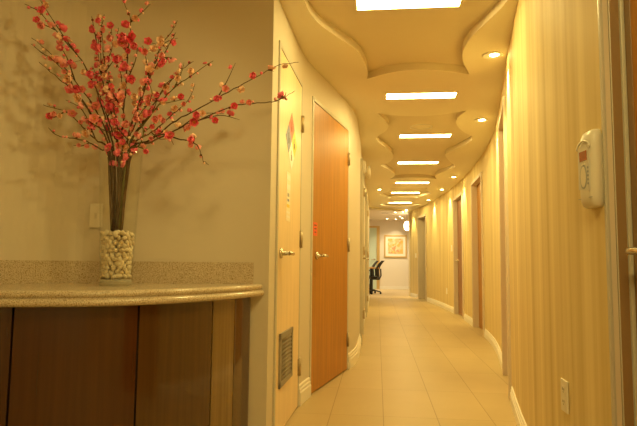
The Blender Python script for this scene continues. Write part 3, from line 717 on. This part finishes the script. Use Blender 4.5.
# (stem points seen from the front, depth at root and tip, side twigs, blossom density, palette, label)
BR = [
 ([(113, 232), (108, 152), (94, 105), (75, 62), (55, 38), (32, 12), (15, 2)], .0, -.05, [((66, 50), (50, 28), (29, -4)), ((45, 25), (32, 22))], 1.0, 'pink', 'long blossom branch reaching highest towards the shadowed alcove wall'),
 ([(112, 232), (106, 152), (90, 110), (68, 80), (52, 60), (30, 42)], .02, -.10, [((52, 60), (40, 56), (27, 46)), ((68, 80), (58, 55), (46, 38))], 1.1, 'coral', 'blossom branch with two long bare twig tips at mid height near the shadowed wall'),
 ([(111, 232), (105, 152), (88, 118), (72, 95), (58, 82), (44, 70)], -.04, -.14, [((72, 95), (66, 78), (50, 62)), ((88, 118), (76, 98), (62, 88))], 1.1, 'coral', 'blossom branch ending in a thin bare twig below the double-tipped one'),
 ([(111, 234), (102, 152), (88, 138), (72, 122), (57, 110), (36, 104)], .03, -.02, [((57, 110), (48, 117), (41, 117)), ((88, 138), (74, 108), (57, 98))], .9, 'coral', 'low blossom branch leaning out over the switch plate'),
 ([(110, 236), (103, 155), (98, 150), (86, 143), (72, 140), (60, 139), (54, 133)], -.06, -.12, [((86, 143), (78, 146), (68, 145))], .9, 'coral', 'lowest blossom sprig curling out beside the vase rim towards the shadowed wall'),
 ([(114, 232), (110, 150), (98, 100), (85, 60), (79, 30), (80, -6)], .05, .12, [((85, 60), (96, 40), (94, 12)), ((79, 34), (74, 16), (70, 0)), ((98, 100), (90, 70), (88, 36), (89, 8))], 1.35, 'pink', 'upright blossom branch leaving the picture above the shadowed wall'),
 ([(115, 232), (113, 150), (106, 105), (97, 68), (93, 44), (91, 22)], -.05, -.02, [((97, 68), (104, 50)), ((106, 105), (116, 80), (112, 62))], 1.2, 'coral', 'upright blossom branch with peach clusters beside the tallest stem'),
 ([(117, 232), (117, 150), (118, 110), (120, 82), (122, 50), (125, 22), (117, -1)], -.08, -.10, [((125, 24), (132, 12), (141, -2)), ((122, 50), (112, 40), (113, 28)), ((120, 82), (130, 62), (134, 50)), ((118, 110), (108, 92), (106, 74))], 1.5, 'pink', 'central blossom branch with the largest red flowers and a forked top'),
 ([(118, 232), (119, 150), (126, 108), (138, 68), (148, 35), (158, 16), (161, 2)], .04, .10, [((148, 35), (154, 28), (163, 23)), ((138, 68), (146, 56), (152, 40))], 1.1, 'coral', 'tall blossom branch rising to the top edge above the vase centre'),
 ([(118, 232), (120, 150), (130, 108), (142, 78), (155, 56), (163, 44), (171, 33)], -.05, -.08, [((142, 78), (140, 60), (136, 44)), ((155, 56), (166, 56))], 1.25, 'peach', 'blossom branch with peach flowers and a bare tip leaning away from the wall'),
 ([(118, 234), (122, 150), (134, 120), (150, 90), (168, 64), (182, 50)], .02, .06, [((150, 90), (158, 78), (172, 70)), ((134, 120), (146, 108), (152, 96))], 1.0, 'coral', 'slanting blossom branch with a curved bare tip over the plain wall'),
 ([(119, 234), (123, 150), (137, 125), (154, 104), (170, 88), (190, 76), (211, 65)], -.08, -.12, [((170, 88), (176, 72), (178, 60)), ((154, 104), (166, 100), (178, 96))], 1.0, 'coral', 'slanting blossom branch ending in a thin curved twig above the long low one'),
 ([(119, 236), (125, 152), (145, 138), (170, 118), (195, 104), (222, 88), (248, 74), (270, 61), (293, 57)], -.03, -.02, [((210, 95), (220, 74), (227, 54)), ((262, 66), (268, 66))], .42, 'pink', 'longest blossom branch reaching past the wall corner to the maple door'),
 ([(119, 236), (126, 152), (146, 142), (175, 128), (206, 115), (233, 106), (258, 105), (276, 104), (291, 97)], -.12, -.16, [((190, 122), (215, 115), (236, 120)), ((175, 122), (196, 112), (218, 110)), ((276, 103), (281, 99), (282, 95))], .5, 'pink', 'long level blossom branch ending over the maple door, under the longest one'),
 ([(119, 238), (127, 152), (140, 142), (158, 134), (178, 140), (192, 144), (200, 153), (205, 164), (212, 170)], -.10, -.18, [((165, 136), (172, 146)), ((192, 144), (194, 138))], .6, 'coral', 'low blossom branch drooping to a hooked tip over the bare wall'),
 ([(117, 234), (121, 152), (128, 138), (142, 128), (158, 112), (176, 92), (182, 72)], .08, .10, [((142, 128), (150, 134), (158, 132)), ((158, 112), (166, 100))], 1.3, 'coral', 'bushy blossom branch curving up behind the slanting twigs'),
 ([(115, 236), (112, 152), (104, 132), (96, 112), (86, 92), (80, 72), (70, 52)], .08, .12, [((96, 112), (104, 96), (104, 80)), ((104, 132), (92, 126), (82, 120))], 1.4, 'pink', 'bushy red blossom branch behind the stems on the switch plate side'),
 ([(116, 236), (117, 154), (124, 140), (132, 124), (136, 108), (146, 90)], -.12, -.10, [((124, 140), (114, 128), (112, 114)), ((132, 124), (140, 116))], 1.6, 'pink', 'short dense red blossom branch just above the vase rim'),
 ([(117, 236), (123, 154), (134, 146), (140, 132), (136, 118), (150, 100), (148, 84)], -.09, -.12, [((134, 146), (144, 150)), ((140, 132), (150, 124), (156, 114))], 1.5, 'pink', 'short blossom branch with coral flowers beside the rim on the bare wall side'),
]
PAL = {'pink': ['pink', 'pink', 'pink', 'coral', 'coral', 'peach'], 'coral': ['pink', 'coral', 'coral', 'peach', 'coral'], 'peach': ['peach', 'coral', 'peach', 'pink']}
br_rnd = random.Random(11)
def smooth_path(pts, n=5): return cr(pts, n)
BIG = {0: [(35, 10, 'pink', 1.25), (32, 22, 'pink', .95), (64, 62, 'pink', 1.0), (78, 72, 'peach', 1.0)],
 1: [(72, 90, 'pink', 1.2), (52, 48, 'coral', .9)], 3: [(50, 116, 'coral', 1.0), (56, 117, 'peach', .9)],
 5: [(88, 16, 'pink', 1.0), (75, 20, 'pink', .95), (78, 38, 'pink', 1.0), (95, 53, 'pink', 1.1)], 6: [(97, 68, 'peach', 1.15), (85, 74, 'pink', 1.25), (104, 78, 'coral', 1.0)],
 7: [(121, 28, 'pink', 1.3), (120, 40, 'pink', 1.5), (113, 61, 'pink', 1.25), (121, 69, 'pink', 1.4), (127, 82, 'pink', 1.45), (133, 51, 'pink', 1.2), (123, 126, 'coral', 1.35), (117, 98, 'coral', 1.1)],
 8: [(149, 32, 'peach', 1.35), (136, 33, 'pink', 1.15), (143, 42, 'peach', 1.25), (139, 78, 'pink', 1.3)],
 9: [(157, 44, 'peach', 1.15), (144, 70, 'peach', 1.25), (158, 57, 'coral', 1.1), (131, 97, 'peach', 1.2), (160, 63, 'pink', 1.0)],
 10: [(141, 96, 'coral', 1.2), (149, 92, 'pink', 1.0)], 11: [(190, 76, 'peach', 1.1), (176, 82, 'peach', 1.1), (175, 96, 'pink', 1.0)],
 12: [(248, 74, 'pink', 1.15), (212, 98, 'pink', 1.1), (220, 87, 'coral', 1.0)], 13: [(231, 109, 'pink', 1.1), (194, 117, 'pink', 1.2), (212, 122, 'pink', 1.05), (246, 107, 'coral', .95)],
 14: [(192, 144, 'pink', 1.1), (191, 149, 'coral', .9)], 15: [(151, 130, 'pink', 1.1), (165, 103, 'peach', 1.1)], 17: [(114, 124, 'pink', 1.1)]}
for bi, (pts, d0, d1, twigs, dens, pal, lab) in enumerate(BR):
    root = empty('blossom_branch', tuple(bpnt(*pts[0], 0)))
    tag(root, lab, 'branch', 'flowering branches in the glass vase'); R0 = root.location.copy()
    n = len(pts)
    def dep(k):   # the stems gather inside the vase and part above its rim
        t = k/(n-1); return (.18*d0 + (d1-.18*d0)*t*t) if k > 0 else d0*.18
    P3 = [bpnt(p[0], p[1], dep(k)) for k, p in enumerate(pts)]
    path = [p-R0 for p in smooth_path(P3)]
    # small kinks
    path = [p + Vector((br_rnd.uniform(-1, 1), br_rnd.uniform(-1, 1), br_rnd.uniform(-1, 1)))*(.0025 if 2 < i < len(path)-1 else 0) for i, p in enumerate(path)]
    L_ = len(path); mb = MB(); mb.tube(path, [.0036*(1-i/L_)+.0010 for i in range(L_)], 6)
    twp = []
    for tw in twigs:
        # nearest depth on the main stem
        k = min(range(n), key=lambda i: (pts[i][0]-tw[0][0])**2+(pts[i][1]-tw[0][1])**2)
        dd = dep(k); dz = br_rnd.uniform(-.07, .05)
        q = [bpnt(p[0], p[1], dd + dz*i/(len(tw)-1)) - R0 for i, p in enumerate(tw)]
        near = min(path, key=lambda p: (p-q[0]).length); q[0] = near.copy()
        q = cr(q, 4); mb.tube(q, [.0022*(1-i/len(q))+.0008 for i in range(len(q))], 5); twp.append(q)
    big = []
    for px_, py_, c_, sc_ in BIG.get(bi, ()):   # large open flowers on short stalks
        flat = bpnt(px_, py_, 0) - R0
        lat = lambda q: (q-flat) - FWD*(q-flat).dot(FWD)
        near = min(path + [q_ for tw_ in twp for q_ in tw_], key=lambda q: lat(q).length)
        end = near - lat(near) - FWD*.022
        mb.tube([near, near.lerp(end, .5)-FWD*.004, end], [.0011, .0010, .0012], 5); big.append((end, c_, sc_))
    mb.build('twig', M['stem' if br_rnd.random() < .75 else 'stemg'], root)
    for end, c_, sc_ in big:
        fo = bpy.data.objects.new('blossom', br_rnd.choice(FL[c_])); COL.objects.link(fo); fo.parent = root; fo.scale = (sc_*1.08,)*3; fo.location = end
        fo.rotation_euler = (-FWD + Vector((br_rnd.uniform(-.4, .4), 0, br_rnd.uniform(-.1, .5)))).to_track_quat('Z', 'Y').to_euler()
    # blossoms: from just above the rim to near the tips
    cand = [p for p in path if (p+R0).z > ZK+H_-.09]
    lines = [(cand, .0)] + [(q, .15) for q in twp]
    for ln, skip in lines:
        if len(ln) < 2: continue
        seglen = [(ln[i+1]-ln[i]).length for i in range(len(ln)-1)]; tot = sum(seglen)
        m_ = max(2, int(tot*dens*29))
        for k in range(m_):
            if skip == 0 and k/m_ < .30 and br_rnd.random() < .5: continue
            s_ = tot*min(.97, max(skip, (k+br_rnd.uniform(.1, .9))/m_)); i = 0
            while i < len(seglen)-1 and s_ > seglen[i]: s_ -= seglen[i]; i += 1
            p = ln[i].lerp(ln[i+1], min(1, s_/max(1e-6, seglen[i]))); t = (ln[i+1]-ln[i]).normalized()
            frac = k/m_
            side = t.cross(Vector((br_rnd.uniform(-1, 1), br_rnd.uniform(-1, 1), br_rnd.uniform(-1, 1)))).normalized()
            side = (side + Vector((.10, -.55, .15))).normalized()
            c = br_rnd.choice(PAL[pal]); bud = br_rnd.random() < (.20 + .45*frac**2)
            me_ = BU[c] if bud else br_rnd.choice(FL[c])
            fo = bpy.data.objects.new('bud' if bud else 'blossom', me_); COL.objects.link(fo); fo.parent = root
            sc = br_rnd.uniform(.85, 1.35) if bud else (br_rnd.uniform(.7, 1.0) if br_rnd.random() < .62 else br_rnd.uniform(1.0, 1.45))*(1.05 if frac < .75 else .8)
            fo.scale = (sc, sc, sc); fo.location = p + side*(.004 if bud else .007)
            fo.rotation_euler = side.to_track_quat('Z', 'Y').to_euler()

# ------------------------------------------------------------------ far room
pf = empty('framed_picture', (.615, YF, 1.45)); tag(pf, 'square framed orange abstract print on the far wall', 'picture')
w = .385
f_ = MB()
for q in ((-w, -w, w, -w+.05), (-w, w-.05, w, w), (-w, -w+.05, -w+.05, w-.05), (w-.05, -w+.05, w, w-.05)): f_.box(q[0], -.03, q[1], q[2], -.002, q[3], .004)
f_.build('frame', M['gold'], pf)
MB().box(-w+.05, -.018, -w+.05, w-.05, -.006, w-.05).build('mat_board', M['matboard'], pf)
MB().box(-.255, -.0195, -.25, .255, -.018, .265).build('print', M['print'], pf)
def task_chair(x, y, rz, label):
    r_ = empty('office_chair', (x, y, 0), rz); tag(r_, label, 'chair', 'black office chairs at the far table')
    b_ = MB()
    for k in range(5):
        a_ = 2*PI*k/5+.3; c_, s_ = math.cos(a_), math.sin(a_)
        b_.tube([(0, 0, .10), (.15*c_, .15*s_, .095), (.30*c_, .30*s_, .068)], [.026, .02, .015], 8)
    b_.build('base', M['black'], r_)
    for k in range(5):
        a_ = 2*PI*k/5+.3; c_, s_ = math.cos(a_), math.sin(a_)
        MB().lathe([(.012, -.022), (.028, -.02), (.030, 0), (.028, .02), (.012, .022)], (.30*c_, .30*s_, .030), 14, axis='x').build('caster', M['black'], r_)
    MB().lathe([(.028, .09), (.028, .28), (.018, .28), (.018, .42)], n=14).build('gas_column', M['black'], r_)
    s_ = MB(); s_.box(-.24, -.23, .43, .24, .24, .50, .03); s_.build('seat', M['black'], r_)
    # back: leaning curved mesh panel with a frame, behind the seat (local +y)
    gb = MB(); rings = []
    for i in range(8):
        t_ = i/7; z_ = .50+.45*t_; y_ = .20+.05*math.sin(t_*PI*.9)*-1+.16*t_*t_+.04; wd = .20+.035*math.sin(PI*t_)
        rings.append([(-wd, y_-.035, z_), (-wd*.5, y_, z_), (wd*.5, y_, z_), (wd, y_-.035, z_), (wd, y_-.010, z_), (wd*.5, y_+.022, z_), (-wd*.5, y_+.022, z_), (-wd, y_-.010, z_)])
    gb.loft(rings); gb.build('backrest', M['mesh'], r_)
    MB().tube([(0, .02, .42), (0, .26, .42), (0, .31, .52), (0, .30, .72)], .02, 8).build('back_support', M['black'], r_)
    for sx_ in (-1, 1):
        MB().tube([(sx_*.24, .05, .45), (sx_*.29, .05, .50), (sx_*.29, .05, .66), (sx_*.29, -.10, .675)], .016, 8).build('armrest', M['black'], r_)
task_chair(-.20, 16.05, -PI/2-.15, 'nearer black office chair at the end of the far table')
task_chair(-.36, 16.9, -PI/2+.1, 'black office chair behind the nearer one, at the far table')
tb = empty('meeting_table', (-1.05, 16.4, 0)); tag(tb, 'long wooden meeting table in the far room, mostly hidden by the wall', 'table')
MB().box(-1.2, -.55, .72, 1.10, .55, .76, .008).build('tabletop', M['tabletop'], tb)
for sx_ in (-1, .88):
    MB().box(sx_-.04, -.42, 0, sx_+.04, .42, .72, .006).build('leg', M['black'], tb)
# frosted glass door with its yellowish post in the far wall
dg_ = empty('door_10', (-.90, YF, 0)); tag(dg_, 'pale green frosted glass door in the far wall', 'door', kind='structure')
MB().box(0, -.02, .0, .88, -.004, 2.08).build('glass_pane', M['greenglass'], dg_)
f_ = MB(); f_.box(.88, -.05, 0, .98, -.001, 2.14); f_.box(-.06, -.05, 0, 0, -.001, 2.14); f_.box(0, -.05, 2.08, .88, -.001, 2.14); f_.build('door_frame', M['gold'], dg_)
lever(dg_, .80, -.02, -1, 1.0)
# pendant lamp
pl = empty('pendant_lamp', (.865, 16.3, 1.97)); tag(pl, 'glowing oval pendant lamp hanging before the far picture', 'lamp')
MB().lathe([(.02, .135), (.055, .12), (.082, .06), (.085, -.02), (.07, -.09), (.03, -.125), (.004, -.13)], n=24).build('glass_shade', M['pend'], pl)
MB().tube([(0, 0, .13), (0, 0, .365)], .006, 6).build('cord', M['black'], pl)
MB().lathe([(.05, .37), (.05, .355), (.02, .345)], n=18).build('canopy', M['trim'], pl)
# shelf unit in the dim room
sh = empty('shelf_unit', (1.30, 14.75, 0)); tag(sh, 'dark shelf unit inside the open doorway near the corridor end', 'shelf')
MB().box(0, 0, 0, .9, .30, .42, .004).build('base_cabinet', M['darkdoor'], sh)
MB().box(-.01, -.01, .42, .91, .30, .46, .003).build('worktop', M['trim'], sh)
for z_ in (.95, 1.3): MB().box(0, .05, z_, .9, .30, z_+.025).build('shelf', M['darkdoor'], sh)
for sx_ in (0, .88): MB().box(sx_, .05, .46, sx_+.02, .30, 1.6).build('side_panel', M['darkdoor'], sh)
# far ceiling: spots, grille and an unseen fill lamp
for x, y, l in ((.72, 15.75, 'first small lamp past the beam, above the pendant'), (.52, 15.9, 'small lamp past the beam beside the pendant'), (.70, 17.3, 'small lamp behind the pendant'), (.80, 18.0, 'small lamp close to the far picture'),
                (.32, 18.3, 'small lamp near the glass door in the far ceiling'), (-.9, 16.4, 'small lamp over the far meeting table')):
    downlight(x, y, 2.34, l, power=FAR_W, bulb='bulbfar', col=LAMP_FAR, angle=130, rad=.05)
downlight(.62, 18.45, 2.34, 'picture lamp in the far ceiling', power=FAR_W*.5, bulb='bulbfar', col=LAMP_FAR, tilt=(.5, 0), angle=70)
for x, y, l, k in ((.22, 16.1, 'dark slatted vent in the far ceiling', 0), (.48, 16.1, 'white slatted vent in the far ceiling', 1)):
    v_ = empty('ceiling_vent', (x, y, 2.34)); tag(v_, l, 'vent')
    MB().box(-.12, -.08, -.008, .12, .08, 0, .002).build('frame', M['trim'], v_)
    q = MB()
    for j in range(5): q.box(-.10, -.06+j*.026, -.010, .10, -.05+j*.026, -.008)
    q.build('slats', M['louvre'] if k == 0 else M['trim'], v_)
al = bpy.data.lights.new('far_fill_light', 'AREA'); al.energy = FAR_W*1.2; al.color = LAMP_FAR; al.size = 1.5; al.size_y = .6; al.shape = 'RECTANGLE'  # bare area lamp, unseen, brightens the far room; no window here
ao = bpy.data.objects.new('far_room_fill', al); COL.objects.link(ao); ao.location = (-1.6, 17.0, 2.30)
